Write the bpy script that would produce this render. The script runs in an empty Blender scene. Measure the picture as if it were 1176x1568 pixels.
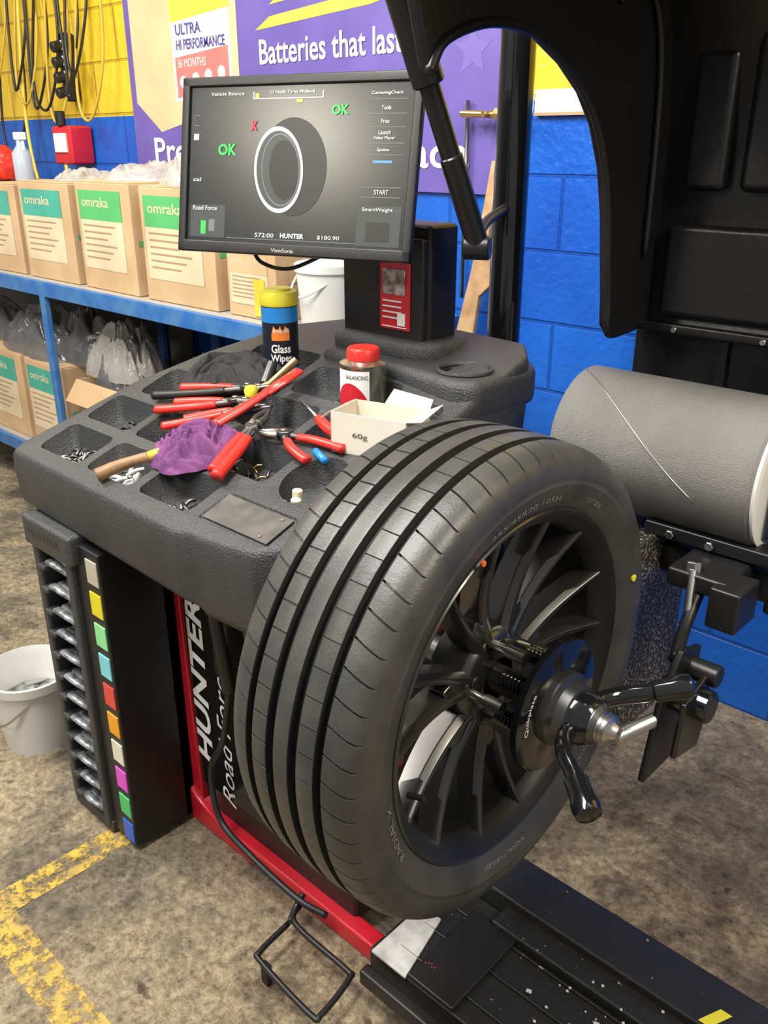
import bpy, bmesh, math, random
from mathutils import Vector, Matrix, Euler, noise
random.seed(4)
S=bpy.context.scene
S.view_settings.view_transform='Standard'
S.view_settings.look='None'
pi=math.pi
# ---------------------------------------------------------------- helpers
def mat(name,col,rough=.5,metal=0,bump=0,bscale=150,col2=None,vscale=6,coat=0,emit=None,estr=1,
        speck=None,trans=0,alpha=1,spec=.5,v0=.35,v1=.65,bdist=.004):
    m=bpy.data.materials.new(name); m.use_nodes=True
    nt=m.node_tree; N=nt.nodes; L=nt.links
    b=N['Principled BSDF']
    b.inputs['Roughness'].default_value=rough
    b.inputs['Metallic'].default_value=metal
    b.inputs['Coat Weight'].default_value=coat
    b.inputs['Coat Roughness'].default_value=.08
    b.inputs['Transmission Weight'].default_value=trans
    b.inputs['Alpha'].default_value=alpha
    b.inputs['Specular IOR Level'].default_value=spec
    tc=N.new('ShaderNodeTexCoord')
    if col2 is None: col2=tuple(c*.82 for c in col)
    n=N.new('ShaderNodeTexNoise'); n.inputs['Scale'].default_value=vscale; n.inputs['Detail'].default_value=6
    L.new(tc.outputs['Object'],n.inputs['Vector'])
    r=N.new('ShaderNodeValToRGB'); r.color_ramp.elements[0].position=v0; r.color_ramp.elements[1].position=v1
    r.color_ramp.elements[0].color=(*col,1); r.color_ramp.elements[1].color=(*col2,1)
    L.new(n.outputs['Fac'],r.inputs['Fac'])
    out=r.outputs['Color']
    if speck:
        n3=N.new('ShaderNodeTexNoise'); n3.inputs['Scale'].default_value=speck[0]; n3.inputs['Detail'].default_value=3
        L.new(tc.outputs['Object'],n3.inputs['Vector'])
        r3=N.new('ShaderNodeValToRGB'); r3.color_ramp.elements[0].position=speck[1]; r3.color_ramp.elements[1].position=speck[1]+.03
        L.new(n3.outputs['Fac'],r3.inputs['Fac'])
        mx=N.new('ShaderNodeMixRGB'); L.new(r3.outputs['Color'],mx.inputs['Fac']); L.new(out,mx.inputs['Color1'])
        mx.inputs['Color2'].default_value=(*speck[2],1); out=mx.outputs['Color']
    L.new(out,b.inputs['Base Color'])
    if bump:
        n2=N.new('ShaderNodeTexNoise'); n2.inputs['Scale'].default_value=bscale; n2.inputs['Detail'].default_value=4
        L.new(tc.outputs['Object'],n2.inputs['Vector'])
        bp=N.new('ShaderNodeBump'); bp.inputs['Strength'].default_value=bump; bp.inputs['Distance'].default_value=bdist
        L.new(n2.outputs['Fac'],bp.inputs['Height']); L.new(bp.outputs['Normal'],b.inputs['Normal'])
    if emit:
        b.inputs['Emission Color'].default_value=(*emit,1); b.inputs['Emission Strength'].default_value=estr
    return m
groups={}
def G(name):
    e=bpy.data.objects.new(name,None); S.collection.objects.link(e); e.empty_display_size=.05
    groups[e.name]=e; return e
def P(name,vs,fs,m,par=None,smooth=False,bevel=0,seg=2,auto=False):
    me=bpy.data.meshes.new(name); me.from_pydata([tuple(v) for v in vs],[],fs); me.update()
    bm=bmesh.new(); bm.from_mesh(me); bmesh.ops.recalc_face_normals(bm,faces=bm.faces); bm.to_mesh(me); bm.free()
    o=bpy.data.objects.new(name,me); S.collection.objects.link(o)
    if m: me.materials.append(m)
    if par: o.parent=par
    if smooth:
        for p in me.polygons: p.use_smooth=True
    if auto: me.set_sharp_from_angle(angle=math.radians(38))
    if bevel:
        md=o.modifiers.new('bevel','BEVEL'); md.width=bevel; md.segments=seg; md.limit_method='ANGLE'; md.angle_limit=math.radians(30)
        for p in me.polygons: p.use_smooth=True
        wn=o.modifiers.new('wn','WEIGHTED_NORMAL')
    return o
def box(name,x0,x1,y0,y1,z0,z1,m,par=None,bevel=.003,M=None,seg=2):
    vs=[Vector((x,y,z)) for x in(x0,x1) for y in(y0,y1) for z in(z0,z1)]
    if M: vs=[M@v for v in vs]
    fs=[(0,1,3,2),(4,6,7,5),(0,4,5,1),(2,3,7,6),(0,2,6,4),(1,5,7,3)]
    return P(name,vs,fs,m,par,bevel=bevel,seg=seg)
def prism(name,pts,ext,m,par=None,bevel=.003,seg=2):
    n=len(pts); pts=[Vector(p) for p in pts]; e=Vector(ext)
    vs=pts+[p+e for p in pts]
    fs=[tuple(range(n)),tuple(range(2*n-1,n-1,-1))]+[(i,(i+1)%n,n+(i+1)%n,n+i) for i in range(n)]
    return P(name,vs,fs,m,par,bevel=bevel,seg=seg)
def basis(ax):
    ax=Vector(ax).normalized(); t=Vector((0,0,1)) if abs(ax.z)<.9 else Vector((0,1,0))
    u=ax.cross(t).normalized(); v=ax.cross(u).normalized(); return ax,u,v
def lathe(name,prof,org,ax,m,par=None,seg=40,smooth=True,cap=True):
    ax,u,v=basis(ax); org=Vector(org); vs=[];fs=[]
    for h,r in prof:
        for i in range(seg):
            a=2*pi*i/seg; vs.append(org+ax*h+(u*math.cos(a)+v*math.sin(a))*r)
    k=len(prof)
    for j in range(k-1):
        for i in range(seg):
            fs.append((j*seg+i,j*seg+(i+1)%seg,(j+1)*seg+(i+1)%seg,(j+1)*seg+i))
    if cap:
        fs.append(tuple(range(seg))); fs.append(tuple(range((k-1)*seg,k*seg)))
    return P(name,vs,fs,m,par,smooth=smooth,auto=True)
def cyl(name,p0,p1,r,m,par=None,r2=None,seg=24,b=None):
    p0=Vector(p0);p1=Vector(p1);L=(p1-p0).length; r2=r if r2 is None else r2
    if b is None: b=min(r,r2,L)*.12
    return lathe(name,[(0,max(r-b,1e-4)),(b,r),(L-b,r2),(L,max(r2-b,1e-4))],p0,p1-p0,m,par,seg)
def smoothpts(pts,n=8):
    pts=[Vector(p) for p in pts]; 
    if len(pts)<3: return pts
    q=[2*pts[0]-pts[1]]+pts+[2*pts[-1]-pts[-2]]; out=[]
    for i in range(1,len(q)-2):
        a,b,c,d=q[i-1:i+3]
        for k in range(n):
            t=k/n; out.append(.5*((2*b)+(c-a)*t+(2*a-5*b+4*c-d)*t*t+(3*b-a-3*c+d)*t**3))
    out.append(pts[-1]); return out
def tube(name,pts,r,m,par=None,seg=12,sm=True,rs=None,flat=1):
    p=smoothpts(pts) if sm else [Vector(a) for a in pts]
    vs=[];fs=[];n=len(p); u=None
    for i in range(n):
        d=(p[min(i+1,n-1)]-p[max(i-1,0)]).normalized()
        if u is None: _,u,_v=basis(d)
        u=(u-d*u.dot(d)).normalized(); w=d.cross(u)
        rr=r if rs is None else rs[0]+(rs[1]-rs[0])*i/(n-1)
        for k in range(seg):
            a=2*pi*k/seg; vs.append(p[i]+u*math.cos(a)*rr+w*math.sin(a)*rr*flat)
    for i in range(n-1):
        for k in range(seg): fs.append((i*seg+k,i*seg+(k+1)%seg,(i+1)*seg+(k+1)%seg,(i+1)*seg+k))
    fs.append(tuple(range(seg)));fs.append(tuple(range((n-1)*seg,n*seg)))
    return P(name,vs,fs,m,par,smooth=True)
def blob(name,c,s,m,par=None,sub=4,amp=.35,fr=3.0,seed=0,rz=0,ridge=True):
    bm=bmesh.new(); bmesh.ops.create_icosphere(bm,subdivisions=sub,radius=1)
    for v in bm.verts:
        q=v.co*fr+Vector((seed*7.1,seed*3.3,0)); d=noise.noise(q)+.5*noise.noise(q*2.3)+.25*noise.noise(q*5)
        if ridge: d=.4-abs(d)*1.6
        co=v.co*(1+amp*d)
        if co.z<-.55: co.z=-.55
        co=Vector((co.x*s[0],co.y*s[1],co.z*s[2])); co.rotate(Euler((0,0,rz)))
        v.co=co+Vector(c)
    me=bpy.data.meshes.new(name); bm.to_mesh(me); bm.free(); me.materials.append(m)
    for p in me.polygons: p.use_smooth=True
    o=bpy.data.objects.new(name,me); S.collection.objects.link(o)
    if par:o.parent=par
    return o
def crumple(name,c,s,m,par=None,seed=0,rz=0,folds=1.0,slope=0,n=110,soft=.02):
    """crumpled sheet of cloth / film with long soft folds; s=(half x, half y, height)"""
    vs=[];fs=[];nr=50
    sd=Vector((seed*5.3,seed*9.7,seed*2.1))
    for i in range(nr+1):
        t=i/nr
        for k in range(n):
            a=2*pi*k/n; rim=1+.34*noise.noise(Vector((math.cos(a)*1.3,math.sin(a)*1.3,0))+sd)+.10*noise.noise(Vector((math.cos(a)*3.5,math.sin(a)*3.5,0))+sd)
            x=math.cos(a)*t*rim; y=math.sin(a)*t*rim
            w=noise.noise(Vector((x*.9,y*.9,3))+sd)*2.4
            X_=x*math.cos(w)-y*math.sin(w); Y_=x*math.sin(w)+y*math.cos(w)
            n1=noise.noise(Vector((X_*1.1*folds,Y_*3.0*folds,0))+sd); n2=noise.noise(Vector((X_*3.2*folds,Y_*1.4*folds,5))+sd)
            f1=1-math.sqrt(n1*n1+soft)*2.6; f2=1-math.sqrt(n2*n2+soft)*2.4
            dome=max(0,1-t**2.2)**.7
            z=s[2]*dome*(.5+.45*f1+.22*f2)
            z=max(z,.001)
            v=Vector((x*s[0],y*s[1],0)); v.rotate(Euler((0,0,rz))); vs.append(Vector(c)+Vector((v.x,v.y,z+v.y*slope)))
    for i in range(nr):
        for k in range(n): fs.append((i*n+k,i*n+(k+1)%n,(i+1)*n+(k+1)%n,(i+1)*n+k))
    return P(name,vs,fs,m,par,smooth=True)
def text(name,body,org,W,H,X,Y,m,par=None,shear=0,bend=None,bold=0,arc=None):
    cu=bpy.data.curves.new(name,'FONT'); cu.body=body; cu.size=1; cu.extrude=0; cu.shear=shear; cu.resolution_u=3; cu.offset=bold
    t=bpy.data.objects.new('tmp',cu); S.collection.objects.link(t); bpy.context.view_layer.update()
    me=bpy.data.meshes.new_from_object(t); bpy.data.objects.remove(t)
    xs=[v.co.x for v in me.vertices]; ys=[v.co.y for v in me.vertices]
    x0,x1,y0,y1=min(xs),max(xs),min(ys),max(ys)
    X=Vector(X).normalized();Y=Vector(Y).normalized();org=Vector(org)
    for v in me.vertices:
        a=(v.co.x-x0)/(x1-x0)*W; c=(v.co.y-y0)/(y1-y0)*H
        if bend:
            cx,cy,r,a0=bend; an=a0+(a-W/2)/r
            v.co=Vector((cx+r*math.cos(an),cy+r*math.sin(an),org.z+c))
        elif arc:
            (ay,az,r,a0,fx)=arc; an=a0-(a-W/2)/r; rr=r+c
            v.co=Vector((fx(rr),ay+rr*math.cos(an),az+rr*math.sin(an)))
        else: v.co=org+X*a+Y*c
    me.materials.clear(); me.materials.append(m)
    o=bpy.data.objects.new(name,me); S.collection.objects.link(o)
    if par:o.parent=par
    return o
def quad(name,org,W,H,X,Y,m,par=None):
    o=Vector(org);X=Vector(X).normalized()*W;Y=Vector(Y).normalized()*H
    return P(name,[o,o+X,o+X+Y,o+Y],[(0,1,2,3)],m,par)
def boolean(obj,cv,cf,mats):
    me=bpy.data.meshes.new('cut'); me.from_pydata(cv,[],cf)
    bm=bmesh.new(); bm.from_mesh(me); bmesh.ops.recalc_face_normals(bm,faces=bm.faces); bm.to_mesh(me); bm.free()
    co=bpy.data.objects.new('cut',me); S.collection.objects.link(co)
    bo=obj.modifiers.new('bo','BOOLEAN'); bo.object=co; bo.operation='DIFFERENCE'; bo.solver='EXACT'
    bpy.context.view_layer.update(); dg=bpy.context.evaluated_depsgraph_get()
    nm=bpy.data.meshes.new_from_object(obj.evaluated_get(dg)); obj.modifiers.clear(); obj.data=nm
    for p in nm.polygons: p.use_smooth=True
    nm.set_sharp_from_angle(angle=math.radians(35))
    bpy.data.objects.remove(co); nm.materials.clear(); nm.materials.append(mats)

# ---------------------------------------------------------------- materials
M_plast=mat('black_textured_plastic',(.036,.037,.040),.34,bump=.9,bscale=330,col2=(.050,.051,.054),bdist=.003,spec=.6)
M_blk=mat('black_paint',(.012,.012,.013),.38,bump=.05)
M_gloss=mat('gloss_black',(.008,.008,.009),.12,coat=.5)
M_hood=mat('hood_plastic',(.010,.010,.011),.33,bump=.15,bscale=60)
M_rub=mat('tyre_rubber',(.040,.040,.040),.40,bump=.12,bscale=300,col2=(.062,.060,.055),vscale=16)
M_groove=mat('shaded_groove_rubber',(.010,.010,.010),.7)  # less dusty rubber, with recess shade painted in so grooves look deeper
M_rubl=mat('sidewall_lettering',(.24,.24,.235),.5)
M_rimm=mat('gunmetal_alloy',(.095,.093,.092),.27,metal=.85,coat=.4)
M_lip=mat('shaded_rim_lip',(.022,.022,.022),.42,metal=.2,spec=.35)  # shade from the hood is put into the lip colour
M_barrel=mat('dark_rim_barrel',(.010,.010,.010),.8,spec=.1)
M_steel=mat('steel',(.62,.61,.58),.3,metal=1,bump=.05)
M_dsteel=mat('dark_steel',(.15,.15,.15),.35,metal=.9)
M_weight=mat('clip_weight_metal',(.33,.34,.36),.36,metal=.35,col2=(.12,.13,.14),vscale=45,v0=.42,v1=.58)
M_brass=mat('brass',(.7,.5,.2),.3,metal=1)
M_red=mat('red_paint',(.62,.015,.03),.35,coat=.3)
M_redh=mat('red_grip',(.72,.03,.02),.35,coat=.2)
M_white=mat('white_print',(.85,.85,.85),.5,col2=(.8,.8,.8))
M_card=mat('cardboard',(.60,.41,.23),.8,col2=(.50,.33,.18),bump=.1,bscale=90)
M_card2=mat('cardboard_inside',(.40,.27,.15),.9)
M_tape=mat('packing_tape',(.68,.5,.28),.25)
M_teal=mat('label_teal',(.07,.40,.30),.6); M_green=mat('label_green',(.10,.46,.15),.6)
M_print=mat('label_print',(.74,.60,.40),.7); M_brn=mat('brown_print',(.42,.28,.16),.8)
M_shelf=mat('blue_steel_paint',(.02,.13,.42),.35,col2=(.07,.2,.42),vscale=12)
M_shelft=mat('worn_shelf_board',(.34,.36,.36),.6,col2=(.45,.36,.24),vscale=9)
M_plate=mat('scratched_plate',(.6,.6,.6),.45,col2=(.35,.34,.33),vscale=25)
M_bag=mat('clear_plastic_bag',(.66,.63,.58),.14,alpha=.5,bump=.6,bscale=30,spec=.9,bdist=.01)
M_dbag=mat('grey_plastic_bag',(.15,.15,.16),.15,alpha=.7,bump=.6,bscale=30,spec=.9,bdist=.01)
M_bucket=mat('white_plastic',(.78,.78,.74),.4,col2=(.7,.7,.66))
M_roller=mat('roller_grit',(.235,.23,.225),.38,metal=.3,bump=.6,bscale=600,col2=(.18,.175,.17))
M_speck=mat('speckled_black',(.03,.028,.026),.5,bump=.4,bscale=80,speck=(170,.55,(.30,.26,.21)))
M_dusty=mat('dusty_black_steel',(.016,.016,.016),.42,bump=.5,bscale=60,speck=(90,.71,(.3,.3,.28)))
M_hose=mat('hose_rubber',(.015,.015,.016),.45)

# ---------------------------------------------------------------- room
def wallmat():
    m=mat('painted_block_wall',(.01,.1,.6),.28,spec=.5); nt=m.node_tree;N=nt.nodes;L=nt.links;b=N['Principled BSDF']
    tc=N.new('ShaderNodeTexCoord'); sp=N.new('ShaderNodeSeparateXYZ'); L.new(tc.outputs['Object'],sp.inputs[0])
    cb=N.new('ShaderNodeCombineXYZ'); L.new(sp.outputs['X'],cb.inputs['X']); L.new(sp.outputs['Z'],cb.inputs['Y'])
    br=N.new('ShaderNodeTexBrick'); L.new(cb.outputs[0],br.inputs['Vector'])
    br.inputs['Scale'].default_value=1; br.inputs['Brick Width'].default_value=.4; br.inputs['Row Height'].default_value=.203
    br.inputs['Mortar Size'].default_value=.006; br.inputs['Mortar Smooth'].default_value=.4
    br.inputs['Color1'].default_value=(1,1,1,1); br.inputs['Color2'].default_value=(.86,.88,.9,1); br.inputs['Mortar'].default_value=(.6,.6,.66,1)
    n=N.new('ShaderNodeTexNoise'); n.inputs['Scale'].default_value=3; n.inputs['Detail'].default_value=8; L.new(tc.outputs['Object'],n.inputs['Vector'])
    gt=N.new('ShaderNodeMath'); gt.operation='GREATER_THAN'; gt.inputs[1].default_value=1.615; L.new(sp.outputs['Z'],gt.inputs[0])
    rb=N.new('ShaderNodeValToRGB'); rb.color_ramp.elements[0].position=.3; rb.color_ramp.elements[0].color=(.006,.085,.48,1); rb.color_ramp.elements[1].position=.7; rb.color_ramp.elements[1].color=(.012,.14,.62,1); L.new(n.outputs['Fac'],rb.inputs[0])
    ry=N.new('ShaderNodeValToRGB'); ry.color_ramp.elements[0].position=.3; ry.color_ramp.elements[0].color=(.78,.50,.02,1); ry.color_ramp.elements[1].position=.7; ry.color_ramp.elements[1].color=(.88,.62,.05,1); L.new(n.outputs['Fac'],ry.inputs[0])
    mx=N.new('ShaderNodeMixRGB'); L.new(gt.outputs[0],mx.inputs[0]); L.new(rb.outputs[0],mx.inputs[1]); L.new(ry.outputs[0],mx.inputs[2])
    mu=N.new('ShaderNodeMixRGB'); mu.blend_type='MULTIPLY'; mu.inputs[0].default_value=1; L.new(mx.outputs[0],mu.inputs[1]); L.new(br.outputs['Color'],mu.inputs[2])
    L.new(mu.outputs[0],b.inputs['Base Color'])
    n2=N.new('ShaderNodeTexNoise'); n2.inputs['Scale'].default_value=45; n2.inputs['Detail'].default_value=5; L.new(tc.outputs['Object'],n2.inputs['Vector'])
    ma=N.new('ShaderNodeMath'); ma.operation='MULTIPLY_ADD'; L.new(br.outputs['Fac'],ma.inputs[0]); ma.inputs[1].default_value=-1.6; L.new(n2.outputs['Fac'],ma.inputs[2])
    bp=N.new('ShaderNodeBump'); bp.inputs['Strength'].default_value=.6; bp.inputs['Distance'].default_value=.007; L.new(ma.outputs[0],bp.inputs['Height']); L.new(bp.outputs[0],b.inputs['Normal'])
    return m
def floormat():
    m=mat('stained_concrete',(.3,.25,.18),.5); nt=m.node_tree;N=nt.nodes;L=nt.links;b=N['Principled BSDF']
    tc=N.new('ShaderNodeTexCoord')
    def nz(s,d=8,r=.6):
        n=N.new('ShaderNodeTexNoise'); n.inputs['Scale'].default_value=s; n.inputs['Detail'].default_value=d; n.inputs['Roughness'].default_value=r; L.new(tc.outputs['Object'],n.inputs['Vector']); return n
    def ramp(n,st,o='Fac'):
        r=N.new('ShaderNodeValToRGB'); e=r.color_ramp.elements
        while len(e)<len(st): e.new(.5)
        for i,(p,c) in enumerate(st): e[i].position=p; e[i].color=(*c,1)
        L.new(n.outputs[o],r.inputs[0]); return r
    def mul(a,b_,f):
        mu=N.new('ShaderNodeMixRGB'); mu.blend_type='MULTIPLY'; mu.inputs[0].default_value=f; L.new(a.outputs[0],mu.inputs[1]); L.new(b_.outputs[0],mu.inputs[2]); return mu
    a=ramp(nz(2.6,12,.7),[(.34,(.12,.10,.07)),(.45,(.23,.19,.13)),(.55,(.42,.33,.21)),(.70,(.22,.19,.14))])
    s=ramp(nz(48,12,.85),[(.40,(.3,.29,.28)),(.5,(.92,.92,.92)),(.60,(1.5,1.5,1.55))])
    mu=mul(a,s,.85)
    d=ramp(nz(4.5,12,.8),[(.50,(1,1,1)),(.60,(.42,.39,.37))])
    mu2=mul(mu,d,.9)
    d2=ramp(nz(17,4,.5),[(.66,(1,1,1)),(.70,(.28,.25,.24))]); mu2=mul(mu2,d2,.8)
    vo=N.new('ShaderNodeTexVoronoi'); vo.inputs['Scale'].default_value=42; L.new(tc.outputs['Object'],vo.inputs['Vector'])
    v=ramp(vo,[(.0,(1.8,1.8,1.8)),(.12,(1,1,1))],'Distance'); mu3=mul(mu2,v,.7)
    L.new(mu3.outputs[0],b.inputs['Base Color'])
    rr=ramp(nz(20,6,.6),[(.35,(.2,.2,.2)),(.65,(.55,.55,.55))]); L.new(rr.outputs[0],b.inputs['Roughness'])
    bp=N.new('ShaderNodeBump'); bp.inputs['Strength'].default_value=.9; bp.inputs['Distance'].default_value=.010; L.new(nz(42,10,.72).outputs['Fac'],bp.inputs['Height']); L.new(bp.outputs[0],b.inputs['Normal'])
    return m
MW=wallmat()
box('wall_back',-6.2,3.5,2.23,2.4,0,3.4,MW,bevel=0)
box('floor',-6.2,3.5,-4,2.4,-.1,0,floormat(),bevel=0)
box('wall_left',-6.35,-6.2,-4,2.4,0,3.4,mat('pale_wall',(.5,.5,.48),.7),bevel=0)

def paintmat():
    m=mat('worn_yellow_paint',(.62,.41,.05),.5,col2=(.42,.28,.08),vscale=20); nt=m.node_tree;N=nt.nodes;L=nt.links;b=N['Principled BSDF']
    tc=N.new('ShaderNodeTexCoord'); n=N.new('ShaderNodeTexNoise'); n.inputs['Scale'].default_value=30; n.inputs['Detail'].default_value=12; n.inputs['Roughness'].default_value=.8
    L.new(tc.outputs['Object'],n.inputs['Vector']); r=N.new('ShaderNodeValToRGB'); r.color_ramp.elements[0].position=.45; r.color_ramp.elements[1].position=.54
    L.new(n.outputs['Fac'],r.inputs[0]); L.new(r.outputs[0],b.inputs['Alpha']); return m
MP=paintmat(); g=G('floor_paint_line')
quad('line_a',(-1.59,.43,.0015),.075,.34,(1,0,0),(.03,1,0),MP,g)
quad('line_b',(-1.59,.40,.0012),1.1,.075,(1,0,0),(0,1,0),MP,g)

# ---------------------------------------------------------------- banner
g=G('battery_advertising_banner')
yb=2.215
M_pur=mat('banner_purple',(.125,.09,.34),.4,col2=(.15,.11,.40)); M_peach=mat('banner_peach',(.85,.55,.32),.45); M_by=mat('banner_yellow',(.85,.6,.08),.45)
box('sheet',-3.5,-1.56,yb,yb+.012,1.365,2.7,M_pur,g,bevel=.001)
X=(1,0,0);Z=(0,0,1)
def poly(name,pts,y,m,par): return P(name,[(a,y,c) for a,c in pts],[tuple(range(len(pts)))],m,par)
poly('battery_picture',[(-3.46,2.7),(-3.46,1.66),(-3.3,1.55),(-3.14,1.58),(-3.12,1.66),(-2.78,1.70),(-2.78,2.7)],yb-.001,M_peach,g)
poly('product_label',[(-3.18,2.2),(-3.18,1.655),(-2.82,1.70),(-2.82,2.2)],yb-.002,M_white,g)
M_dv=mat('deep_violet',(.1,.08,.32),.4)
poly('product_label_blue',[(-3.18,2.3),(-3.18,1.93),(-2.82,1.955),(-2.82,2.3)],yb-.0022,M_by,g)
poly('product_label_red',[(-3.165,1.81),(-3.165,1.67),(-2.835,1.71),(-2.835,1.835)],yb-.003,mat('soft_red',(.78,.2,.18),.4),g)
for i in range(4):
    lathe('label_icon_%d'%i,[(0,.022),(.001,.022)],(-3.12+i*.08,yb-.0032,1.725+i*.008),(0,-1,0),M_white,g,seg=20)
text('label_guarantee','36 MONTHS',(-3.15,yb-.004,1.775),.18,.03,X,Z,M_white,g)
text('label_words','ULTRA',(-3.15,yb-.004,1.885),.16,.038,X,Z,M_dv,g,bold=.02)
text('label_words2','HI PERFORMANCE',(-3.15,yb-.004,1.835),.30,.036,X,Z,M_dv,g,bold=.02)
poly('swoosh_low',[(-2.68,1.868),(-2.60,1.905),(-2.05,1.945),(-1.90,1.98),(-2.0,1.92),(-2.12,1.90)],yb-.001,M_by,g)
poly('swoosh_high',[(-2.60,1.94),(-2.52,1.98),(-2.45,2.05),(-2.40,2.2),(-1.7,2.2),(-1.78,2.02),(-2.1,1.975)],yb-.0012,M_by,g)
text('slogan','Batteries that last a',(-2.66,yb-.003,1.76),.74,.078,X,Z,M_white,g,bold=.014)
text('slogan_low','Proudly made in Canada',(-3.36,yb-.003,1.405),1.64,.125,X,Z,M_white,g,bold=.015)
M_star=mat('banner_star',(.17,.13,.43),.4)
for i,(a,c,r) in enumerate(((-1.72,1.75,.07),(-1.85,1.6,.04),(-2.0,1.9,.05),(-1.68,1.55,.03))):
    poly('star_%d'%i,[(a+(r if k%2==0 else r*.45)*math.cos(k*pi/5+1.57),c+(r if k%2==0 else r*.45)*math.sin(k*pi/5+1.57)) for k in range(10)],yb-.0008,M_star,g)
g=G('wall_sign_strip'); box('strip',-1.5,-1.1,2.215,2.228,1.575,1.64,M_white,g,bevel=.001); box('trim_line',-1.5,-1.1,2.213,2.216,1.575,1.583,M_brn,g,bevel=0)

g=G('compressed_air_pipe')
tube('pipe',[(-1.72,2.2,1.62),(-1.72,2.2,1.2),(-1.72,2.2,1.06)],.006,M_dsteel,g,sm=False)
cyl('tap_body',(-1.72,2.17,1.585),(-1.50,2.17,1.575),.010,M_brass,g); cyl('tap_stem',(-1.62,2.2,1.58),(-1.62,2.14,1.58),.009,M_brass,g)
cyl('tap_nut',(-1.60,2.17,1.582),(-1.57,2.17,1.58),.016,M_brass,g,seg=6)
g=G('wood_offcut'); MWd=mat('raw_wood',(.50,.32,.16),.7,col2=(.34,.19,.09),vscale=20)
prism('board',[(-1.695,2.12,.9),(-1.62,2.12,.9),(-1.61,2.14,1.08),(-1.57,2.15,1.12),(-1.605,2.17,1.28),(-1.59,2.19,1.45),(-1.62,2.19,1.46),(-1.635,2.17,1.3),(-1.65,2.15,1.15)],(0,.018,0),MWd,g)
box('stand_leg',-1.63,-1.585,2.1,2.14,0,.92,MWd,g)

# ---------------------------------------------------------------- shelf unit
g=G('steel_shelving_unit')
zs=1.01; zl=.265
for zz,n in((zs,'upper'),(zl,'lower')):
    box(n+'_board',-5.6,-1.73,1.66,2.19,zz-.02,zz-.001,M_shelft,g,.002)
    box(n+'_front_rail',-5.6,-1.72,1.64,1.665,zz-.06,zz-.002,M_shelf,g,.003)
    box(n+'_rear_rail',-5.6,-1.72,2.185,2.205,zz-.06,zz-.002,M_shelf,g,.003)
    box(n+'_end_rail',-1.735,-1.71,1.64,2.2,zz-.06,zz-.002,M_shelf,g,.003)
for x in(-5.5,-3.38,-1.76):
    for y in(1.65,2.17):
        box('upright',x-.02,x+.02,y-.012,y+.012,0,zs-.01,M_shelf,g,.003)
for x in (-3.0,-2.35): box('rear_strut',x-.02,x+.02,2.17,2.19,zl,zs-.03,M_shelf,g,.003)
box('grey_backboard',-5.6,-3.2,2.195,2.21,zl,zs-.03,mat('grey_board',(.12,.13,.13),.7),g,.002)

def carton(x0,x1,z0,h,lab,y0=1.69,y1=2.05,open_=False,rz=0,txt='omraka'):
    g=G('cardboard_carton'); c=Vector(((x0+x1)/2,(y0+y1)/2,0)); M=Matrix.Translation(c)@Matrix.Rotation(rz,4,'Z')@Matrix.Translation(-c)
    z1=z0+h; w=x1-x0
    if not open_:
        box('body',x0,x1,y0,y1,z0,z1,M_card,g,.004,M)
        box('lid_seam_tape',x0-.001,x1+.001,(y0+y1)/2-.03,(y0+y1)/2+.03,z1-.05,z1+.001,M_tape,g,.001,M)
        box('top_flap',x0+.004,x1-.004,y0+.002,(y0+y1)/2-.002,z1,z1+.004,M_card,g,.001,M)
    else:
        t=.005
        box('base',x0,x1,y0,y1,z0,z0+t,M_card2,g,.001,M)
        box('front',x0,x1,y0,y0+t,z0,z1,M_card,g,.001,M); box('rear',x0,x1,y1-t,y1,z0,z1,M_card,g,.001,M)
        box('side_a',x0,x0+t,y0,y1,z0,z1,M_card,g,.001,M); box('side_b',x1-t,x1,y0,y1,z0,z1,M_card,g,.001,M)
        prism('flap_front',[M@Vector(p) for p in[(x0,y0,z1),(x1,y0,z1),(x1,y0-.06,z1-.08),(x0,y0-.06,z1-.08)]],(0,-.003,.003),M_card,g,0)
        prism('flap_side',[M@Vector(p) for p in[(x1,y0,z1),(x1,y1,z1),(x1+.05,y1,z1+.02),(x1+.05,y0,z1+.02)]],(0,0,.004),M_card,g,0)
    def q(a,b,c_,d,m,nm,off): 
        P(nm,[M@Vector(p) for p in[(x0+a*w,y0-off,z0+c_*h),(x0+b*w,y0-off,z0+c_*h),(x0+b*w,y0-off,z0+d*h),(x0+a*w,y0-off,z0+d*h)]],[(0,1,2,3)],m,g)
    q(.06,.84,.66,.93,lab,'colour_band',.0015); q(.06,.84,.2,.66,M_print,'print_panel',.0012)
    X_=(M.to_3x3()@Vector((1,0,0)))
    text('brand_word',txt,M@Vector((x0+.12*w,y0-.002,z0+.78*h)),.5*w,.09*h,X_,Z,M_print,g,bold=.01)
    for k in range(6): q(.11,.70-.08*(k%3),.60-.06*k,.615-.06*k,M_brn,'print_line',.002)
    P('side_label',[M@Vector(p) for p in[(x1+.0015,y0+.05,z0+.55*h),(x1+.0015,y0+.26,z0+.55*h),(x1+.0015,y0+.26,z0+.85*h),(x1+.0015,y0+.05,z0+.85*h)]],[(0,1,2,3)],M_tape,g)
    P('side_band',[M@Vector(p) for p in[(x1+.001,y0+.02,z0+.45*h),(x1+.001,y0+.3,z0+.45*h),(x1+.001,y0+.3,z0+.5*h),(x1+.001,y0+.02,z0+.5*h)]],[(0,1,2,3)],lab,g)
    return g
carton(-4.75,-4.4,zs,.36,M_teal); carton(-4.32,-3.97,zs,.35,M_green)
carton(-3.93,-3.60,zs,.345,M_teal,rz=.02); carton(-3.55,-3.16,zs,.36,M_teal,rz=.0); carton(-3.11,-2.74,zs,.37,M_green,rz=-.02)
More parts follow.
